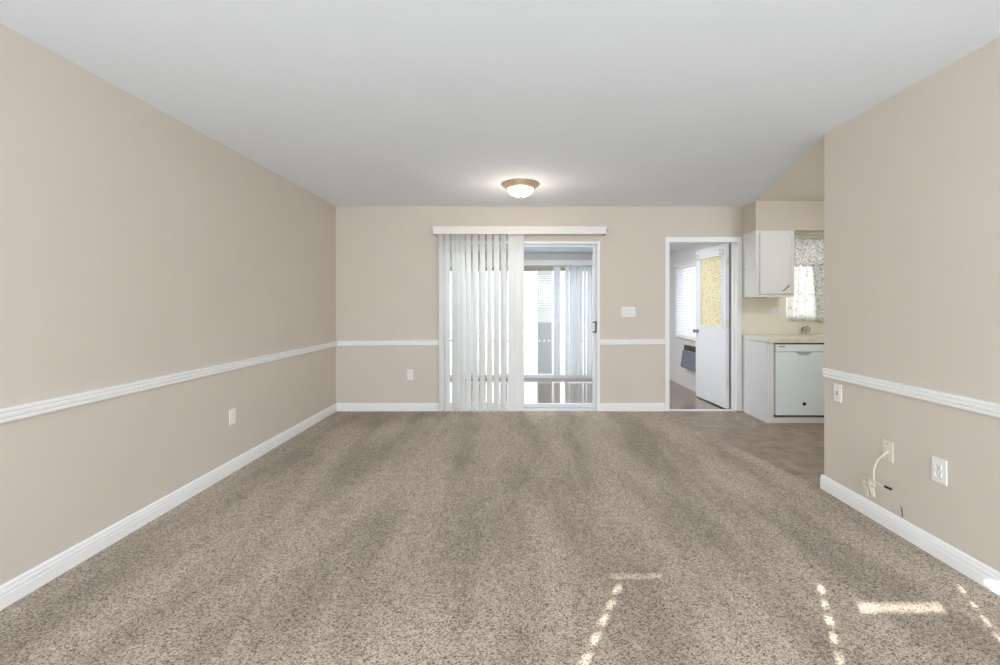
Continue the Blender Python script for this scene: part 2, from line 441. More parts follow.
# rear wall and its windows, behind the camera
def rear():
    WX0, WX1, WZ0, WZ1 = -2.12, -0.05, 0.9, 2.20
    struct(obj('wall_rear', holed(bmesh.new(), XL, XR, -0.08, H, YR-0.2, YR, [(WX0, WX1, WZ0, WZ1), (0.35, 1.85, 0.7, 2.0)]), 'wall'))
    w1 = struct(obj('window_1', holed(bmesh.new(), WX0, WX1, WZ0, WZ1, YR-0.16, YR-0.12,
             [(WX0+.02, -.98, WZ0+.04, WZ1-.01), (-.90, WX1-.02, WZ0+.04, WZ1-.01)]), 'alu'), 'front window with closed blinds', 'window')
    obj('pane', B(WX0, WX1, YR-0.145, YR-0.141, WZ0, WZ1), 'glass', w1)
    holes = []
    p = 0.0436; z = 1.02
    while z < 1.985:
        h = p*random.uniform(0.52, 0.64)
        holes.append((-1.852, -1.818, z, z+h)); holes.append((-0.945, -0.913, z, z+h))
        if z > 1.55: holes.append((-0.312, -0.292, z, z+h*0.9))
        z += p
    holes.append((-1.896, -1.652, 2.0305, 2.0380)); holes.append((-0.791, -0.439, 1.925, 1.952))
    holes.append((-0.175, -0.125, 1.985, 2.00)); holes.append((-0.19, -0.12, 2.008, 2.032))
    # closed slats: light only leaks at their ends, at the head and where one hangs askew
    obj('closed_blind', holed(bmesh.new(), WX0, WX1, WZ0, WZ1, YR+0.045, YR+0.05, holes), 'valance', w1)
    w2 = struct(obj('window_2', holed(bmesh.new(), 0.35, 1.85, 0.7, 2.0, YR-0.16, YR-0.12, [(0.39, 1.81, .74, 1.96)]), 'alu'), 'added unseen front picture window with drawn shade', 'window')  # unseen window added to go with the second front fill light
    obj('drawn_shade', B(0.37, 1.83, YR-0.10, YR-0.095, 0.7, 1.995), 'valance', w2)
rear()

# porch shell
FX0, FX1 = -1.30, 1.62                   # glazed part of the far porch wall
FZ = 1.93
struct(obj('wall_porch_back', holed(bmesh.new(), -2.4, PX+0.1, -0.1, PH, PY, PY+0.1, [(FX0, FX1, PF+0.01, FZ)]), 'porch_wall'))
PW = (6.02, 7.28, 0.77, 1.88)            # side window of the porch (along y)
struct(obj('wall_porch_right', turn_xz_to_yz(holed(bmesh.new(), D+WT+0.0005, PY, -0.1, PH, 0, 0.1, [PW]), PX), 'porch_wall'))
struct(obj('wall_porch_left', B(-2.5, -2.4, D+WT, PY+.1, -0.1, PH), 'porch_wall'))
struct(obj('ceiling_porch', B(-2.5, PX+.1, D+WT+.0005, PY+.1, PH, PH+.1), 'ceiling'))

# ------------------------------------------------------------------ skirting, chair rails, casings
BASE = [(0, 0), (0.016, 0), (0.016, 0.050), (0.0135, 0.053), (0.0135, 0.056), (0.0155, 0.059), (0.0145, 0.072), (0.011, 0.075),
        (0.0115, 0.079), (0.010, 0.088), (0.005, 0.094), (0, 0.095)]
RAIL = [(0, 0.771), (0.012, 0.772), (0.016, 0.777), (0.0165, 0.785), (0.013, 0.7885), (0.013, 0.7905), (0.020, 0.795), (0.021, 0.808),
        (0.016, 0.8115), (0.016, 0.8145), (0.022, 0.819), (0.022, 0.828), (0.017, 0.833), (0, 0.834)]
BASE = [(o+0.0006, z+0.0004) for o, z in BASE]; RAIL = [(o+0.0006, z) for o, z in RAIL]
CL = (SX0 - 0.045, SX0 + 0.012)          # patio door left casing
CR = (SX1 - 0.012, SX1 + 0.022)
DL = (DX0 - 0.04, DX0 + 0.012)
DR = (DX1 - 0.012, DX1 + 0.042)
struct(obj('baseboard_left', extrude(bmesh.new(), BASE, (XL, YR, 0), (XL, D-.001, 0), (1, 0, 0)), 'trim'))
struct(obj('baseboard_right', extrude(bmesh.new(), BASE, (XR, YR, 0), (XR, RE+0.018, 0), (-1, 0, 0)), 'trim'))
struct(obj('baseboard_back', extrude(bmesh.new(), BASE, (XL+.017, D, 0), (CL[0]-.001, D, 0), (0, -1, 0)), 'trim'))
struct(obj('baseboard_back_right', extrude(bmesh.new(), BASE, (CR[1]+.001, D, 0), (DL[0]-.001, D, 0), (0, -1, 0)), 'trim'))
struct(obj('trim_3', extrude(bmesh.new(), RAIL, (XL, YR, 0), (XL, D-.001, 0), (1, 0, 0)), 'trim'), 'white chair rail along the left wall', 'chair rail')
struct(obj('trim_4', extrude(bmesh.new(), RAIL, (XR, YR, 0), (XR, RE-0.012, 0), (-1, 0, 0)), 'trim'), 'white chair rail along the right wall', 'chair rail')
struct(obj('trim_5', extrude(bmesh.new(), RAIL, (XL+.024, D, 0.006), (CL[0]-.001, D, 0.014), (0, -1, 0)), 'trim'), 'white chair rail left of the patio door', 'chair rail')
struct(obj('trim_6', extrude(bmesh.new(), RAIL, (CR[1]+.001, D, 0.018), (DL[0]-.001, D, 0.022), (0, -1, 0)), 'trim'), 'white chair rail right of the patio door', 'chair rail')
def casing(name, x0, x1, xi0, xi1, ztop, zi, label):
    bm = bmesh.new()
    box(bm, x0, xi0, D-.018, D-.0005, 0.0005, ztop, .004); box(bm, xi1, x1, D-.018, D-.0005, 0.0005, ztop, .004)
    box(bm, xi0-.0005, xi1+.0005, D-.0175, D-.0005, zi, ztop-.0005, .004)
    return struct(obj(name, bm, 'trim'), label, 'door casing')
casing('trim_7', CL[0], CR[1], CL[1], CR[0], SZ+.022, SZ-.012, 'white casing around the sliding patio door')
casing('trim_8', DL[0], DR[1], DL[1], DR[0], DZ+.036, DZ-.026, 'white casing around the porch doorway')
# jambs and sill of the doorway
bm = bmesh.new()
box(bm, DX0+.0005, DX0+.014, D+.0005, D+WT-.001, 0, DZ-.0005, .001); box(bm, DX1-.014, DX1-.0005, D+.0005, D+WT-.001, 0, DZ-.0005, .001)
box(bm, DX0+.0145, DX1-.0145, D+.0005, D+WT-.001, DZ-.014, DZ-.0005, .001)
box(bm, DX1-.0265, DX1-.0145, D+.045, D+.085, 0.025, DZ-.0145, .001)
struct(obj('trim_9', bm, 'trim'), 'white jambs of the porch doorway', 'door jamb')
struct(obj('trim_10', B(DX0+.015, DX1-.015, D+.02, D+.078, -.019, .004, .003), 'alu'), 'white threshold of the porch doorway', 'threshold')

# ------------------------------------------------------------------ sliding patio door
def patio_door():
    x0, x1, y0 = SX0+.002, SX1-.002, D+.012
    d = struct(bpy.data.objects.new('door_1', None), 'white sliding glass patio door half hidden by vertical blinds', 'patio door')
    C.objects.link(d); d.location = (0, D, 0)
    def part(n, bm, m, p=None):
        o = obj(n, bm, m, p or d)
        if p is None: o.matrix_parent_inverse = Matrix.Translation((0, -D, 0))
        return o
    bm = bmesh.new()
    box(bm, x0, x0+.018, y0, D+.115, .001, SZ-.002, .002); box(bm, x1-.018, x1, y0, D+.115, .001, SZ-.002, .002)
    box(bm, x0+.0185, x1-.0185, y0, D+.115, SZ-.018, SZ-.002, .002); box(bm, x0+.0185, x1-.0185, y0, D+.115, -.018, .028, .004)
    box(bm, x0+.0185, x1-.0185, y0+.048, y0+.053, .0285, .036)
    part('door_frame', bm, 'alu')
    def panel(name, a, b, y, hand):
        bm = bmesh.new(); s = .035
        z0, z1 = .0372, SZ-.020
        box(bm, a, a+s, y, y+.034, z0, z1, .003); box(bm, b-s, b, y, y+.034, z0, z1, .003)
        box(bm, a+s+.0003, b-s-.0003, y, y+.034, z0, z0+.045, .003); box(bm, a+s+.0003, b-s-.0003, y, y+.034, z1-.024, z1, .003)
        p = part(name, bm, 'alu')
        obj('glass_pane', B(a+s, b-s, y+.015, y+.019, z0+.045, z1-.024), 'glass', p)
        dots = bmesh.new(); zz = .835; x = a+s+.03
        while x < b-s-.02:
            r = random.uniform(.012, .016)
            cyl(dots, (x, y+.0142, zz), (x, y+.0146, zz), r, seg=12); x += .0575
        obj('dot_strip', dots, 'white', p)
        if hand:
            h = bmesh.new(); xx = b-.008
            box(h, xx-.004, xx+.010, y-.036, y-.027, .952, 1.055, .003)
            box(h, xx-.030, xx+.012, y-.034, y-.0005, 1.055, 1.068, .003); box(h, xx-.030, xx+.012, y-.034, y-.0005, .939, .952, .003)
            o = obj('door_handle', h, 'black', p); o['label'] = 'dark C shaped handle'
        return p
    panel('fixed_panel', x0+.020, .085, y0+.056, False)
    panel('sliding_panel', .045, x1-.020, y0+.006, True)
patio_door()

# ------------------------------------------------------------------ vertical blind over the patio door
def vane_bm(width, z0, z1, bow=0.006, n=8):
    bm = bmesh.new(); A = []
    for side in (0.0005, -0.0005):
        row = []
        for k in range(n+1):
            u = k/n-.5
            row.append((u*width, bow*(1-4*u*u)+side))
        A.append(row)
    ring = A[0] + list(reversed(A[1]))
    lo = [bm.verts.new((x, y, z0)) for x, y in ring]; hi = [bm.verts.new((x, y, z1)) for x, y in ring]
    m = len(ring)
    for k in range(m): bm.faces.new((lo[k], lo[(k+1) % m], hi[(k+1) % m], hi[k]))
    for r_ in (lo, hi):
        for k in range(n): bm.faces.new((r_[k], r_[k+1], r_[m-2-k], r_[m-1-k]))
    return bm

def vertical_blind():
    t = thing('vertical_blind', 'white vertical blind drawn half across the sliding patio door under a long valance', 'blind', (0, D, 0))
    Yb = -.085
    def part(n, bm, m, loc=(0, 0, 0), rz=0, **k):
        o = obj(n, bm, m, t, **k); o.location = loc; o.rotation_euler = (0, 0, rz); return o
    x0, x1, z0, z1 = -.965, 1.052, 2.089, 2.180
    bm = bmesh.new()
    box(bm, x0, x1, -.142, -.134, z0, z1, .002); box(bm, x0, x0+.008, -.1335, -.0005, z0, z1, .001); box(bm, x1-.008, x1, -.1335, -.0005, z0, z1, .001)
    box(bm, x0+.0085, x1-.0085, -.1335, -.0005, z1-.006, z1, .001)
    part('valance', bm, 'valance')
    part('head_track', B(x0+.03, x1-.03, Yb-.02, Yb+.02, 2.135, 2.160, .003), 'alu')
    bm = bmesh.new(); box(bm, x1+.0005, x1+.012, -.135, -.120, 2.125, 2.150, .002)
    part('end_clip', bm, 'slot')
    base = None
    centres = [441.2, 447.6, 454.4, 458.0, 462.6, 468.4, 475.4, 482.4, 489.6, 496.5, 503.5]
    px = F/(D+Yb)
    for i, c in enumerate(centres):
        X = (c-516)/px
        ang = math.radians((58 if i < 5 else 51) + random.uniform(-4, 4))
        if base is None:
            base = part('vane', vane_bm(.089, .020, 2.118), 'vane', smooth=False); o = base
        else:
            o = base.copy(); C.objects.link(o); o.parent = t
        o.location = (X, Yb, random.uniform(-.002, .002)); o.rotation_euler = (0, 0, ang)
    for X, dy, a in ((-.046, -.004, .02), (.045, .006, -.03)):
        o = base.copy(); C.objects.link(o); o.parent = t; o.location = (X, Yb+dy, 0); o.rotation_euler = (0, 0, a); o.scale = (1.06, 1, 1)
    clip = None
    for c in centres + [508.5, 520]:
        X = (c-516)/px
        if clip is None: clip = o = part('carrier_clip', B(-.006, .006, -.006, .006, 2.1185, 2.1345, .001), 'white')
        else: o = clip.copy(); C.objects.link(o); o.parent = t
        o.location = (X, Yb, 0)
vertical_blind()

# ------------------------------------------------------------------ ceiling light
def ceiling_light():
    Y = 4.31; X = (520.5-516)*Y/F
    t = thing('ceiling_light', 'lit flush ceiling light with brushed nickel rim and white glass bowl', 'lamp', (X, Y, H))
    obj('mounting_rim', lathe(bmesh.new(), [(0, -.0008), (.178, -.0008), (.183, -.006), (.181, -.014), (.172, -.020), (.160, -.030), (.146, -.042), (.138, -.050), (.131, -.050), (0, -.046)]), 'nickel', t, True)
    prof = [(.1285, -.0505)]
    for k in range(0, 13):
        a = PI/2*k/12
        prof.append((.128*math.cos(a)**0.9+1e-9 if k < 12 else 0, -.051-.072*math.sin(a)))
    obj('glass_bowl', lathe(bmesh.new(), prof), 'lit_glass', t, True)
    bm = bmesh.new(); lathe(bm, [(0, -.1235), (.012, -.1235), (.014, -.127), (.009, -.132), (.010, -.137), (0, -.142)], seg=20)
    obj('finial', bm, 'greymetal', t, True)
    ld = bpy.data.lights.new('ceiling_bulb', 'POINT'); lo = bpy.data.objects.new('ceiling_bulb', ld); C.objects.link(lo)
    ld.energy = 5.5; ld.color = (1, 0.86, 0.68); ld.shadow_soft_size = 0.12; lo.location = (X, Y, H-.30)
ceiling_light()

# ------------------------------------------------------------------ plates on the walls
def outlet(label, loc, rz, w=.070, h=.115, kind='outlet', group=None):
    """plate built facing -Y at the origin, then turned"""
    t = thing('wall_outlet' if kind == 'outlet' else 'light_switch', label, 'outlet' if kind == 'outlet' else 'switch', loc, rz)
    obj('cover_plate', B(-w/2, w/2, -.0075, -.0006, -h/2, h/2, .003), 'white', t)
    if kind == 'outlet':
        for s in (-1, 1):
            f = obj('socket', B(-.0165, .0165, -.0105, -.0078, s*.020-.014, s*.020+.014, .0045, seg=3), 'white', t)
            z = s*.020
            obj('socket_slot', B(-.0085, -.006, -.0112, -.0106, z-.002, z+.008), 'socket_dark', f); obj('socket_slot', B(.006, .0085, -.0112, -.0106, z-.002, z+.008), 'socket_dark', f)
            obj('ground_hole', cyl(bmesh.new(), (0, -.0106, z-.008), (0, -.0112, z-.008), .003, seg=10), 'socket_dark', f)
        bm = bmesh.new(); cyl(bm, (0, -.0076, 0), (0, -.009, 0), .003, seg=10); obj('screw', bm, 'groove', t)
    elif kind == 'rockers':
        for x in (-.046, 0, .046):
            r = obj('switch_surround', B(x-.0175, x+.0175, -.0085, -.0078, -.0345, .0345, .0003), 'groove', t)
            bm = bmesh.new()
            v = [(x-.0155, -.0090, -.0325), (x+.0155, -.0090, -.0325), (x+.0155, -.0090, .0325), (x-.0155, -.0090, .0325),
                 (x-.0155, -.0095, -.0325), (x+.0155, -.0095, -.0325), (x+.0155, -.0145, .0325), (x-.0155, -.0145, .0325)]
            v = [bm.verts.new(q) for q in v]
            for f in ((0, 1, 2, 3), (4, 5, 6, 7), (0, 1, 5, 4), (1, 2, 6, 5), (2, 3, 7, 6), (3, 0, 4, 7)): bm.faces.new([v[i] for i in f])
            obj('rocker', bm, 'white', r)
    elif kind == 'toggle':
        obj('switch_slot', B(-.006, .006, -.0085, -.0078, -.013, .013, .0003), 'slot', t)
        bm = bmesh.new(); cyl(bm, (0, -.0086, 0), (0, -.021, .009), .0045, .0035, 12); obj('toggle', bm, 'groove', t)
        for z in (-.030, .030): obj('screw', cyl(bmesh.new(), (0, -.0076, z), (0, -.0088, z), .003, seg=10), 'groove', t)
    elif kind == 'double':
        for x in (-.023, .023):
            r = obj('socket', B(x-.0165, x+.0165, -.0100, -.0078, -.033, .033, .001), 'white', t)
            for z in (-.018, .018):
                obj('socket_slot', B(x-.0075, x-.0055, -.0106, -.0101, z-.004, z+.004), 'groove', r); obj('socket_slot', B(x+.0055, x+.0075, -.0106, -.0101, z-.004, z+.004), 'groove', r)
    return t
outlet('white outlet low on the left wall below its chair rail', (XL, 3.36, .420), PI/2, .072, .117)
outlet('white outlet low on the back wall left of the patio door', ((410.3-516)/83.8, D, .434), 0, .074, .120)
outlet('wide white three rocker switch plate on the back wall between patio door and doorway', ((628.4-516)/83.8, D, 1.182), 0, .165, .117, 'rockers')
outlet('small white single switch plate under the right chair rail near the wall end', (XR, 2.916, .687), -PI/2, .072, .117, 'toggle')
outlet('large white outlet low on the right wall, nearest the camera', (XR, 2.216, .439), -PI/2, .080, .124)
outlet('white double outlet on the yellow kitchen backsplash below the cabinet', ((776.3-516)/83.8, D, 1.192), 0, .116, .108, 'double')

def cable():
    t = thing('cable_wall_plate', 'cream cable plate with a cord coming out, low on the right wall', 'wall plate', (XR, 2.522, .436), -PI/2)
    obj('cover_plate', B(-.036, .036, -.0075, -.0006, -.0585, .0585, .003), 'cream', t)
    for z in (-.042, .042): obj('screw', cyl(bmesh.new(), (0, -.0076, z), (0, -.0088, z), .0035, seg=10), 'slot', t)
    bm = bmesh.new(); cyl(bm, (0, -.0076, 0), (0, -.012, 0), .006, seg=12); obj('cable_port', bm, 'cream', t)
    # the cord hangs in front of the wall, wound in a bundle above the skirting
    def P(px, py, out):          # a point on a plane `out` metres off the right wall, seen at px, py
        X = XR-out; Y = F*X/(px-516); return Vector((X, Y, CH-(py-305)*Y/F))
    pts = [P(888.5, 451.5, .014), P(884.5, 454, .034), P(879.5, 458, .046), P(875.5, 464, .050), P(873.8, 472, .050), P(873.8, 480, .048), P(874.8, 487, .044)]
    c = tag(obj('coaxial_cable', tube(bmesh.new(), spline(pts, 8), .0046), 'cream', None, True), 'cream cable hanging from the cream wall plate in a loose coil', 'cable')
    for cx, cy, w_, o in ((864.6, 486.6, .5, .030), (865.6, 486.4, 1.2, .040), (870.4, 487.4, .7, .046), (871.6, 487.9, 1.5, .056), (868.4, 487.0, 3.6, .036)):
        loop = []
        for j in range(31):
            a = 2*PI*j/30
            u, v = w_*math.cos(a), 9.4*math.sin(a)
            loop.append(P(cx+u+.26*v, cy+v, o+.004*math.sin(a)))
        obj('cable_loop', tube(bmesh.new(), loop[:-1], .0038, 8), 'cream', c, True)
    end = [P(861.8, 478.4, .034), P(864.5, 477.3, .050), P(870.5, 479, .062), P(878, 483.5, .066), P(885, 486.5, .066)]
    obj('cable_end', tube(bmesh.new(), spline(end, 8), .0052), 'cream', c, True)
    a, b = P(885, 486.5, .066), P(890.8, 489.2, .066)
    bm = bmesh.new(); cyl(bm, a, b, .0066, seg=14); cyl(bm, b, b+(b-a)*.22, .0025, seg=8)
    o = obj('connector', bm, 'dark', c); o['label'] = 'dark metal connector'
    pts = [P(902.3, 517, .017), P(902.2, 513, .018), P(901.8, 509.5, .020), P(900.8, 507, .019)]
    tag(obj('loose_wire', tube(bmesh.new(), spline(pts, 6), .0022), 'wire', None, True), 'short dark wire end poking up behind the right baseboard', 'wire')
cable()

# ------------------------------------------------------------------ door to the porch, swung open
def porch_door():
    hx, hy = 2.614, D+WT+.008
    W, T, z0, z1 = .800, .042, -.005, 2.024
    d = struct(bpy.data.objects.new('door_2', None), 'white door standing open into the porch with amber pebbled glass', 'door')
    C.objects.link(d); d.location = (hx, hy, 0); d.rotation_euler = (0, 0, math.radians(90+3.2))
    # local: x along the door from hinge, y = thickness (towards -X of the room is +y after the turn)
    g0, g1, gz0, gz1 = .095, .655, .985, 1.89
    bm = holed(bmesh.new(), 0, W, z0, z1, 0, T, [(g0, g1, gz0, gz1)])
    obj('door_leaf', bm, 'door', d)
    bm = bmesh.new()
    for y0, y1 in ((T+.0003, T+.007), (-.007, -.0003)):
        holed(bm, g0-.018, g1+.018, gz0-.018, gz1+.018, y0, y1, [(g0+.004, g1-.004, gz0+.004, gz1-.004)])
    obj('glass_bead', bm, 'door', d)
    obj('amber_glass', B(g0+.0005, g1-.0005, .016, .024, gz0+.0005, gz1-.0005), 'amber', d)
    for x in (g0-.020, g1+.045):
        bm = bmesh.new(); box(bm, x-.012, x+.012, T+.0075, T+.034, 1.885, 1.955, .004)
        o = obj('rod_bracket', bm, 'white', d)
        for z in (1.897, 1.943): obj('bracket_screw', cyl(bmesh.new(), (x, T+.0343, z), (x, T+.038, z), .007, seg=10), 'slot', o)
    bm = bmesh.new(); kx = W-.06
    cyl(bm, (kx, T+.0003, .905), (kx, T+.008, .905), .030, seg=24); cyl(bm, (kx, T+.008, .905), (kx, T+.035, .905), .011, seg=14)
    cyl(bm, (kx, T+.035, .905), (kx, T+.045, .905), .017, .027, seg=24); cyl(bm, (kx, T+.045, .905), (kx, T+.062, .905), .027, .022, seg=24)
    obj('door_knob', bm, 'greymetal', d, True)
    for z in (.30, 1.03, 1.80):
        bm = bmesh.new(); cyl(bm, (-.008, T*0.5+.006, z-.045), (-.008, T*0.5+.006, z+.045), .006, seg=12)
        box(bm, -.0022, -.0003, T*.5-.014, T*.5+.017, z-.044, z+.044)
        obj('hinge', bm, 'cream', d)
porch_door()

# ------------------------------------------------------------------ kitchen
def upper_cabinet():
    x0, x1, y0, y1, z0, z1 = 2.7005, 3.137, 5.003, D-.0015, 1.357, 2.1055
    t = thing('upper_cabinet', 'white wall cabinet with one door hung from the kitchen soffit', 'cabinet', ((x0+x1)/2, y0, z0))
    inv = Matrix.Translation(-Vector(t.location))
    def part(n, bm, m, p=None, **k):
        o = obj(n, bm, m, p or t, **k)
        if p is None: o.matrix_parent_inverse = inv
        return o
    part('cabinet_body', B(x0, x1, y0, y1, z0, z1, .002), 'cabinet')
    bm = bmesh.new(); dx0, dx1, dz0, dz1 = x0+.036, x1-.022, z0+.030, z1-.030
    box(bm, dx0, dx1, y0-.019, y0-.0005, dz0, dz1, .003)
    dr = part('cabinet_door', bm, 'cabinet')
    bm = holed(bmesh.new(), dx0+.006, dx1-.006, dz0+.006, dz1-.006, y0-.025, y0-.0192, [(dx0+.028, dx1-.028, dz0+.028, dz1-.028)])
    obj('raised_border', bm, 'cabinet', dr)
    a = Vector((2.992, y0-.045, 1.425)); b = Vector((3.054, y0-.045, 1.482))
    bm = bmesh.new(); tube(bm, spline([a+Vector((0, .0185, 0)), a+Vector((.004, .004, .004)), (a+b)/2-Vector((0, .004, 0)), b+Vector((-.004, .004, -.004)), b+Vector((0, .0185, 0))], 6), .0045, 8)
    o = obj('pull_handle', bm, 'black', dr, True); o['label'] = 'dark slanted pull handle'
    for y, z in ((D-.05, 1.69), (5.02, 1.715)): part('side_screw', cyl(bmesh.new(), (x0-.0004, y, z), (x0-.004, y, z), .006, seg=10), 'slot')
    part('under_shelf_light', B(2.845, 2.985, 5.03, 5.09, z0-.016, z0-.0004, .003), 'white')
upper_cabinet()

CFY = 4.775                                    # front of the base units
def base_units():
    x0 = 2.7005
    t = thing('base_cabinet', 'white base cabinet end panel beside the doorway carrying the cream countertop', 'cabinet', (x0+.03, CFY, -.006))
    inv = Matrix.Translation(-Vector(t.location))
    def part(n, bm, m, p=None, **k):
        o = obj(n, bm, m, p or t, **k)
        if p is None: o.matrix_parent_inverse = inv
        return o
    part('end_panel', B(x0, x0+.020, CFY, D-.0015, -.0055, .856, .001), 'door')
    part('face_stile', B(x0+.0205, x0+.072, CFY, CFY+.02, .062, .856, .001), 'cabinet')
    part('toe_board', B(x0+.0205, x0+.077, CFY+.004, CFY+.014, -.0055, .058, .001), 'cabinet')
    part('back_rail', B(x0+.0205, x0+.072, D-.03, D-.002, .0, .856, .001), 'cabinet')
    X0, X1 = x0+.083, x0+.683
    w = thing('dishwasher', 'pale white built in dishwasher under the cream countertop', 'dishwasher', ((X0+X1)/2, CFY, -.006))
    invw = Matrix.Translation(-Vector(w.location))
    def wp(n, bm, m, p=None, **k):
        o = obj(n, bm, m, p or w, **k)
        if p is None: o.matrix_parent_inverse = invw
        return o
    wp('tub', B(X0+.008, X1-.008, CFY+.03, D-.05, .09, .838), 'greymetal')
    wp('dark_gap', B(X0-.008, X1+.004, CFY+.022, CFY+.0295, .064, .852), 'dark')
    cx = (X0+X1)/2
    bm = B(X0, X1, CFY-.022, CFY+.021, .765, .842, .004)
    cp = wp('control_panel', bm, 'dish')
    bm = bmesh.new()
    for k in range(6): box(bm, X0+.030+k*.0115, X0+.0385+k*.0115, CFY-.0226, CFY-.0221, .812, .826)
    obj('nameplate', bm, 'ac', cp)
    # door with scooped handle recess
    bm = bmesh.new()
    z0, z1, hw, hd = .084, .761, .092, .040
    outline = [(X0, z0), (X1, z0), (X1, z1)]
    n = 14
    for k in range(n+1):
        a = k/n; x = cx+hw-2*hw*a
        outline.append((x, z1-hd*max(0.0, 1-(2*a-1)**4)*.98-.0004))
    outline.append((X0, z1))
    A = [bm.verts.new((x, CFY-.020, z)) for x, z in outline]; E = [bm.verts.new((x, CFY+.021, z)) for x, z in outline]
    m = len(outline)
    for k in range(m): bm.faces.new((A[k], A[(k+1) % m], E[(k+1) % m], E[k]))
    bm.faces.new(A); bm.faces.new(list(reversed(E)))
    bmesh.ops.triangulate(bm, faces=[f for f in bm.faces if len(f.verts) > 4])
    dd = wp('front_door', bm, 'dish')
    obj('handle_recess', B(cx-hw, cx+hw, CFY+.008, CFY+.0205, z1-hd-.002, z1+.003), 'panel_grey', dd)
    bm = bmesh.new(); cyl(bm, (cx+.003, CFY-.0203, .206), (cx+.003, CFY-.024, .206), .019, seg=28)
    o = obj('badge', bm, 'dark', dd); o['label'] = 'round black badge'
    wp('toe_kick', B(X0-.004, X1, CFY+.004, CFY+.014, -.0055, .058, .001), 'cabinet')
    wp('toe_gap', B(X0-.004, X1, CFY+.0145, CFY+.0215, .0, .0625), 'slot')
    # the rest of the run, behind the right wall
    r = tag(obj('sink_cabinet', B(X1+.008, KX-.002, CFY, D-.0015, -.0055, .856, .002), 'cabinet'), 'white base cabinet right of the dishwasher', 'cabinet')
    # worktop
    c = thing('countertop', 'cream tiled kitchen countertop with thick front edge', 'countertop', (3.4, CFY, .857))
    invc = Matrix.Translation(-Vector(c.location))
    o = obj('worktop', B(x0+.0005, KX-.002, CFY-.028, D-.0015, .857, .915, .006), 'counter', c); o.matrix_parent_inverse = invc
    o = obj('edge_cap', B(x0-.006, x0, CFY-.028, D-.03, .862, .913, .002), 'cabinet', c); o.matrix_parent_inverse = invc
base_units()

def faucet():
    X, Z = (806.2-516)/84.6, 1.265-(329.3-305)/84.6
    t = thing('faucet_handle', 'small round spoked tap handle above the kitchen counter', 'faucet', (X, D-.003, Z))
    bm = bmesh.new(); cyl(bm, (0, -.0005, 0), (0, -.012, 0), .030, .026, 28); obj('escutcheon', bm, 'chrome', t)
    bm = bmesh.new(); cyl(bm, (0, -.0122, 0), (0, -.05, 0), .009, seg=14); obj('stem', bm, 'chrome', t)
    bm = bmesh.new()
    ring = [(.034*math.cos(2*PI*k/28), -.058, .034*math.sin(2*PI*k/28)) for k in range(29)]
    tube(bm, ring, .006, 8)
    cyl(bm, (0, -.0505, 0), (0, -.066, 0), .012, seg=18)
    for k in range(6):
        a = 2*PI*k/6+.3; cyl(bm, (.009*math.cos(a), -.058, .009*math.sin(a)), (.032*math.cos(a), -.058, .032*math.sin(a)), .0045, seg=8)
    for k in range(6):
        a = 2*PI*k/6+.3; bmesh.ops.create_icosphere(bm, subdivisions=1, radius=.009, matrix=Matrix.Translation((.040*math.cos(a), -.058, .040*math.sin(a))))
    obj('hand_wheel', bm, 'tan', t, True)
faucet()

def sheet(x0, x1, z0, z1, y, folds, amp, scallop=0.0, n=90, mz=10, taper=0.0, seed=0):
    bm = bmesh.new(); rnd = random.Random(seed); ph = rnd.uniform(0, 6)
    G = []
    for i in range(n+1):
        u = i/n; col = []
        for k in range(mz+1):
            v = k/mz
            xx = x0+(x1-x0)*u + taper*(1-v)*(1-u)
            a = amp*(0.5+0.5*(1-v))
            yy = y - a*(math.sin(2*PI*folds*u+ph)+.4*math.sin(2*PI*folds*2.3*u+ph*2))
            zz = z0+(z1-z0)*v + (scallop*math.sin(2*PI*folds*u)*(1-v))
            col.append(bm.verts.new((xx, yy, zz)))
        G.append(col)
    for i in range(n):
        for k in range(mz): bm.faces.new((G[i][k], G[i+1][k], G[i+1][k+1], G[i][k+1]))
    return bm

def kitchen_window():
    x0, x1, z0, z1 = KW
    w1 = struct(obj('window_3', holed(bmesh.new(), x0+.001, x1-.001, z0+.001, z1-.001, D+.05, D+.09, [(x0+.035, (x0+x1)/2-.015, z0+.035, z1-.035), ((x0+x1)/2+.015, x1-.035, z0+.035, z1-.035)]), 'alu'),
                'kitchen window behind floral curtains', 'window')
    obj('pane', B(x0+.02, x1-.02, D+.068, D+.072, z0+.02, z1-.02), 'glass', w1)
    def cloth(n, bm, m, lab):
        o = obj(n, bm, m, None, True)
        md = o.modifiers.new('thick', 'SOLIDIFY'); md.thickness = .0012
        return tag(o, lab, 'curtain')
    rod = bmesh.new(); cyl(rod, (3.235, D-.062, 2.025), (4.18, D-.062, 2.025), .007, seg=12)
    for x in (3.24, 4.17): cyl(rod, (x, D-.062, 2.025), (x, D-.0006, 2.025), .005, seg=10)
    tag(obj('curtain_rod', rod, 'white', None, True), 'thin white curtain rod over the kitchen window', 'curtain rod')
    cloth('curtain_valance', sheet(3.235, 4.18, 1.725, 2.05, D-.088, 11, .010, .012, seed=1), 'floral', 'short gathered floral curtain valance across the top of the kitchen window')
    cloth('curtain', sheet(3.225, 3.66, 1.075, 1.755, D-.017, 5, .008, .006, seed=2), 'floral_light', 'left white floral curtain panel at the kitchen window, brightly backlit')
    cloth('curtain', sheet(3.50, 4.17, 1.060, 1.755, D-.048, 8, .009, .008, taper=.05, seed=3), 'floral', 'right floral curtain panel at the kitchen window, more densely patterned')
kitchen_window()

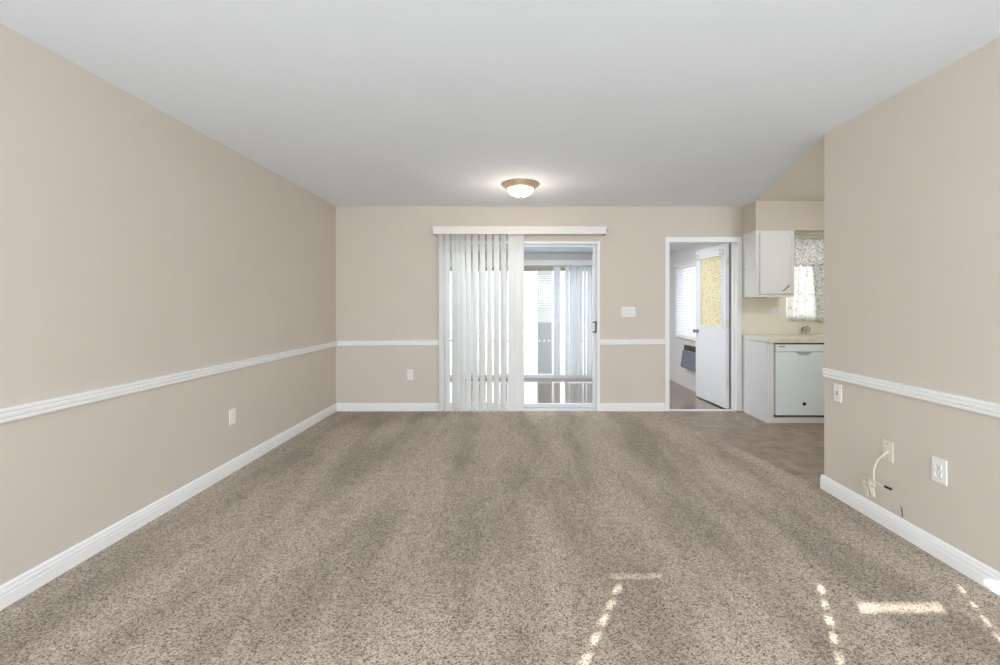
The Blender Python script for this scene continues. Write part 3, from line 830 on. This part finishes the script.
# ------------------------------------------------------------------ porch fittings
def porch_window():
    y0, y1, z0, z1 = PW
    w1 = struct(obj('window_4', turn_xz_to_yz(holed(bmesh.new(), y0+.001, y1-.001, z0+.001, z1-.001, .05, .085, [(y0+.04, y1-.04, z0+.04, z1-.04)]), PX), 'alu'),
                'porch side window behind a white slatted blind', 'window')
    obj('pane', B(PX+.066, PX+.070, y0+.02, y1-.02, z0+.02, z1-.02), 'glass', w1)
    struct(obj('trim_11', B(PX-.035, PX-.0006, y0-.03, y1+.03, z0-.03, z0-.006, .004), 'trim'), 'white sill under the porch side window', 'window sill')
    t = thing('slatted_blind', 'white horizontal slatted blind lowered over the porch side window', 'blind', (PX-.03, (y0+y1)/2, z0))
    inv = Matrix.Translation(-Vector(t.location))
    def part(n, bm, m, **k):
        o = obj(n, bm, m, t, **k); o.matrix_parent_inverse = inv; return o
    part('head_rail', B(PX-.055, PX-.001, y0-.02, y1+.02, z1-.005, z1+.05, .003), 'valance')
    part('bottom_rail', B(PX-.044, PX-.012, y0, y1, z0+.002, z0+.020, .003), 'valance')
    z = z0+.045; L = None; yc = (y0+y1)/2
    while z < z1-.01:
        if L is None:
            bm = bmesh.new(); n = 6; R = []
            for k in range(n+1):
                u = k/n-.5; x = u*.05; h = .004*(1-4*u*u)
                R.append((x, h))
            ca, sa = math.cos(.98), math.sin(.98)
            R = [(x*ca-h*sa, x*sa+h*ca) for x, h in R]
            up = [[bm.verts.new((x, s*(y1-y0)/2, h+dz)) for x, h in R] for s in (-1, 1) for dz in (0.0012, -0.0012)]
            a, b, c, d = up
            for k in range(n):
                bm.faces.new((a[k], a[k+1], c[k+1], c[k])); bm.faces.new((b[k], d[k], d[k+1], b[k+1]))
                bm.faces.new((a[k], b[k], b[k+1], a[k+1])); bm.faces.new((c[k], c[k+1], d[k+1], d[k]))
            bm.faces.new((a[0], c[0], d[0], b[0])); bm.faces.new((a[n], b[n], d[n], c[n]))
            L = part('slat', bm, 'slat', smooth=False); o = L
        else:
            o = L.copy(); C.objects.link(o); o.parent = t; o.matrix_parent_inverse = inv
        o.location = (PX-.028, yc, z); z += .0445
    for y in (y0+.2, y1-.2): part('ladder_cord', cyl(bmesh.new(), (PX-.028, y, z0+.02), (PX-.028, y, z1-.005), .0012, seg=6), 'white')
porch_window()

def air_conditioner():
    y0, y1, z0, z1 = 6.10, 6.89, .310, .652
    t = thing('air_conditioner', 'grey wall air conditioner unit with brown vents under the porch side window', 'air conditioner', (PX, (y0+y1)/2, z0))
    inv = Matrix.Translation(-Vector(t.location))
    def part(n, bm, m, p=None):
        o = obj(n, bm, m, p or t)
        if p is None: o.matrix_parent_inverse = inv
        return o
    part('case', B(PX-.045, PX-.0006, y0, y1, z0, z1, .004), 'ac_dark')
    bm = bmesh.new()
    pr = [(PX-.0455, .575), (PX-.062, .575), (PX-.100, .335), (PX-.095, .312), (PX-.0455, .312)]
    A = [bm.verts.new((x, y0+.005, z)) for x, z in pr]; E = [bm.verts.new((x, y1-.005, z)) for x, z in pr]
    for k in range(5): bm.faces.new((A[k], A[(k+1) % 5], E[(k+1) % 5], E[k]))
    bm.faces.new(A); bm.faces.new(list(reversed(E)))
    fp = part('front_panel', bm, 'ac')
    bm = bmesh.new()
    for k in range(5):
        z = .37+.042*k; x = PX-.062-.038*(.575-z)/.24
        box(bm, x-.003, x-.0005, y0+.04, y1-.04, z, z+.010)
    obj('panel_ribs', bm, 'ac', fp)
    for k in range(5):
        a = y0+.03+k*.150
        v = part('vent', B(PX-.052, PX-.0458, a, a+.105, .588, .640, .003), 'brown')
air_conditioner()

def porch_glazing():
    x0, x1, z0, z1 = FX0+.001, FX1-.001, PF+.011, FZ-.001
    cuts = [x0+.04, -.50, -.46, .10, .14, .86, .90, x1-.04]
    holes = []
    for a, b, mid in ((cuts[0], cuts[1], .745), (cuts[2], cuts[3], .745), (cuts[4], cuts[5], 1.055), (cuts[6], cuts[7], 1.055)):
        holes += [(a, b, z0+.055, mid), (a, b, mid+.028, z1-.07)]
    w1 = struct(obj('window_5', holed(bmesh.new(), x0, x1, z0, z1, PY+.02, PY+.06, holes), 'alu'), 'glazed doors across the far side of the porch', 'window')
    obj('pane', B(x0+.01, x1-.01, PY+.038, PY+.042, z0+.02, z1-.02), 'glass', w1)
    o = obj('top_track', B(x0+.01, x1-.01, PY-.004, PY+.0195, z1-.065, z1-.001, .002), 'tan', w1); o['label'] = 'tan head track'
    o = obj('floor_track', B(x0, x1, PY-.045, PY-.001, PF+.0005, PF+.065, .004), 'alu', w1)
    # white panel made up for an unidentified shape, gridded above and grey below
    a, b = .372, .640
    t = obj('gridded_panel', holed(bmesh.new(), a, b, .05, 1.86, PY-.030, PY-.012, [(a+.02, b-.02, 1.22, 1.80), (a+.015, b-.015, .07, .965)]), 'white', w1)
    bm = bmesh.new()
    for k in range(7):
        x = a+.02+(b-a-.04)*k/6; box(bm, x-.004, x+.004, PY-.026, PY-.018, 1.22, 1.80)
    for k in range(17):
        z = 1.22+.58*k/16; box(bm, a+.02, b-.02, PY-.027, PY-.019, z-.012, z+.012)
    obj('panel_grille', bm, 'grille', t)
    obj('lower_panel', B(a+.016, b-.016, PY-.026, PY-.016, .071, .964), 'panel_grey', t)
    # vertical blind of the porch
    v = thing('porch_vertical_blind', 'pale vertical blind at the far porch glass seen through the patio door', 'blind', (0, PY-.1, 0))
    def part(n, bm, m, loc=(0, 0, 0), rz=0):
        o = obj(n, bm, m, v); o.location = loc; o.rotation_euler = (0, 0, rz); return o
    bm = bmesh.new(); box(bm, FX0-.08, FX1+.08, -.066, -.058, 1.945, 2.042, .002); box(bm, FX0-.08, FX1+.08, -.0575, .0985, 2.036, 2.042, .001)
    part('valance', bm, 'valance')
    part('head_track', B(FX0-.05, FX1+.05, -.02, .02, 1.975, 2.0, .002), 'alu')
    s = F/(PY-.1)
    base = None
    spots = []
    for c in (443, 447, 456, 460, 464, 468, 472, 476, 480, 484, 498, 502, 506, 510): spots.append(((c-516)/s, 42))
    for c, a in ((555.3, 6), (558.6, 20), (567.3, 10), (571.2, 30), (574.6, 4), (577.8, 24), (581.3, 26), (585.0, 34), (588.6, 28), (592.0, 30), (595.6, 32), (599.2, 30)):
        spots.append(((c-516)/s, a))
    for X, a in spots:
        if base is None:
            base = part('vane', vane_bm(.072, .045, 1.965, .005), 'porch_vane'); o = base
        else:
            o = base.copy(); C.objects.link(o); o.parent = v
        o.location = (X, random.uniform(-.004, .004), 0); o.rotation_euler = (0, 0, math.radians(a))
porch_glazing()

# ------------------------------------------------------------------ outdoors, glimpsed through the porch glass
struct(obj('ground', B(-30, 30, PY+.1, 40, -.3, -.12), 'ground'), 'pale concrete yard beyond the porch', 'ground')
struct(obj('ground_side', B(PX+.1, 30, D+WT, PY+.1, -.3, -.12), 'ground'))
def shrub(name, label, c, r, n, seed):
    rnd = random.Random(seed)
    t = thing(name, label, 'shrub', (c[0], c[1], -.12))
    bm = bmesh.new(); tube(bm, spline([(.36, 0, 0), (.34, .02, .4), (.22, 0, c[2]+.05), (0, 0, c[2]+.12)], 5), .012, 6)
    obj('stem', bm, 'leaf', t)
    bm = bmesh.new()
    for k in range(n):
        d = Vector((rnd.gauss(0, 1), rnd.gauss(0, 1), rnd.gauss(0, 1))).normalized()*r*rnd.uniform(.4, 1)
        p = Vector((0, 0, c[2]+.12))+Vector((d.x, d.y, d.z*1.1))
        q = Vector((rnd.gauss(0, 1), rnd.gauss(0, 1), rnd.gauss(0, .6))).normalized()
        u = q.cross(Vector((0, 0, 1))).normalized(); l = rnd.uniform(.05, .09)
        nrm = q.cross(u)*.012
        vs = [bm.verts.new(x) for x in (p, p+q*l*.5+u*l*.22+nrm, p+q*l, p+q*l*.5-u*l*.22+nrm)]
        bm.faces.new(vs)
    o = obj('foliage', bm, 'leaf', t)
    md = o.modifiers.new('thick', 'SOLIDIFY'); md.thickness = .002
shrub('garden_shrub', 'tall pale leafy shrub in the yard beyond the porch glass', (.42, 13.0, 1.75), .50, 200, 3)
shrub('garden_shrub', 'low pale leafy shrub in the yard near the porch glass', (.34, 10.5, .75), .30, 120, 5)
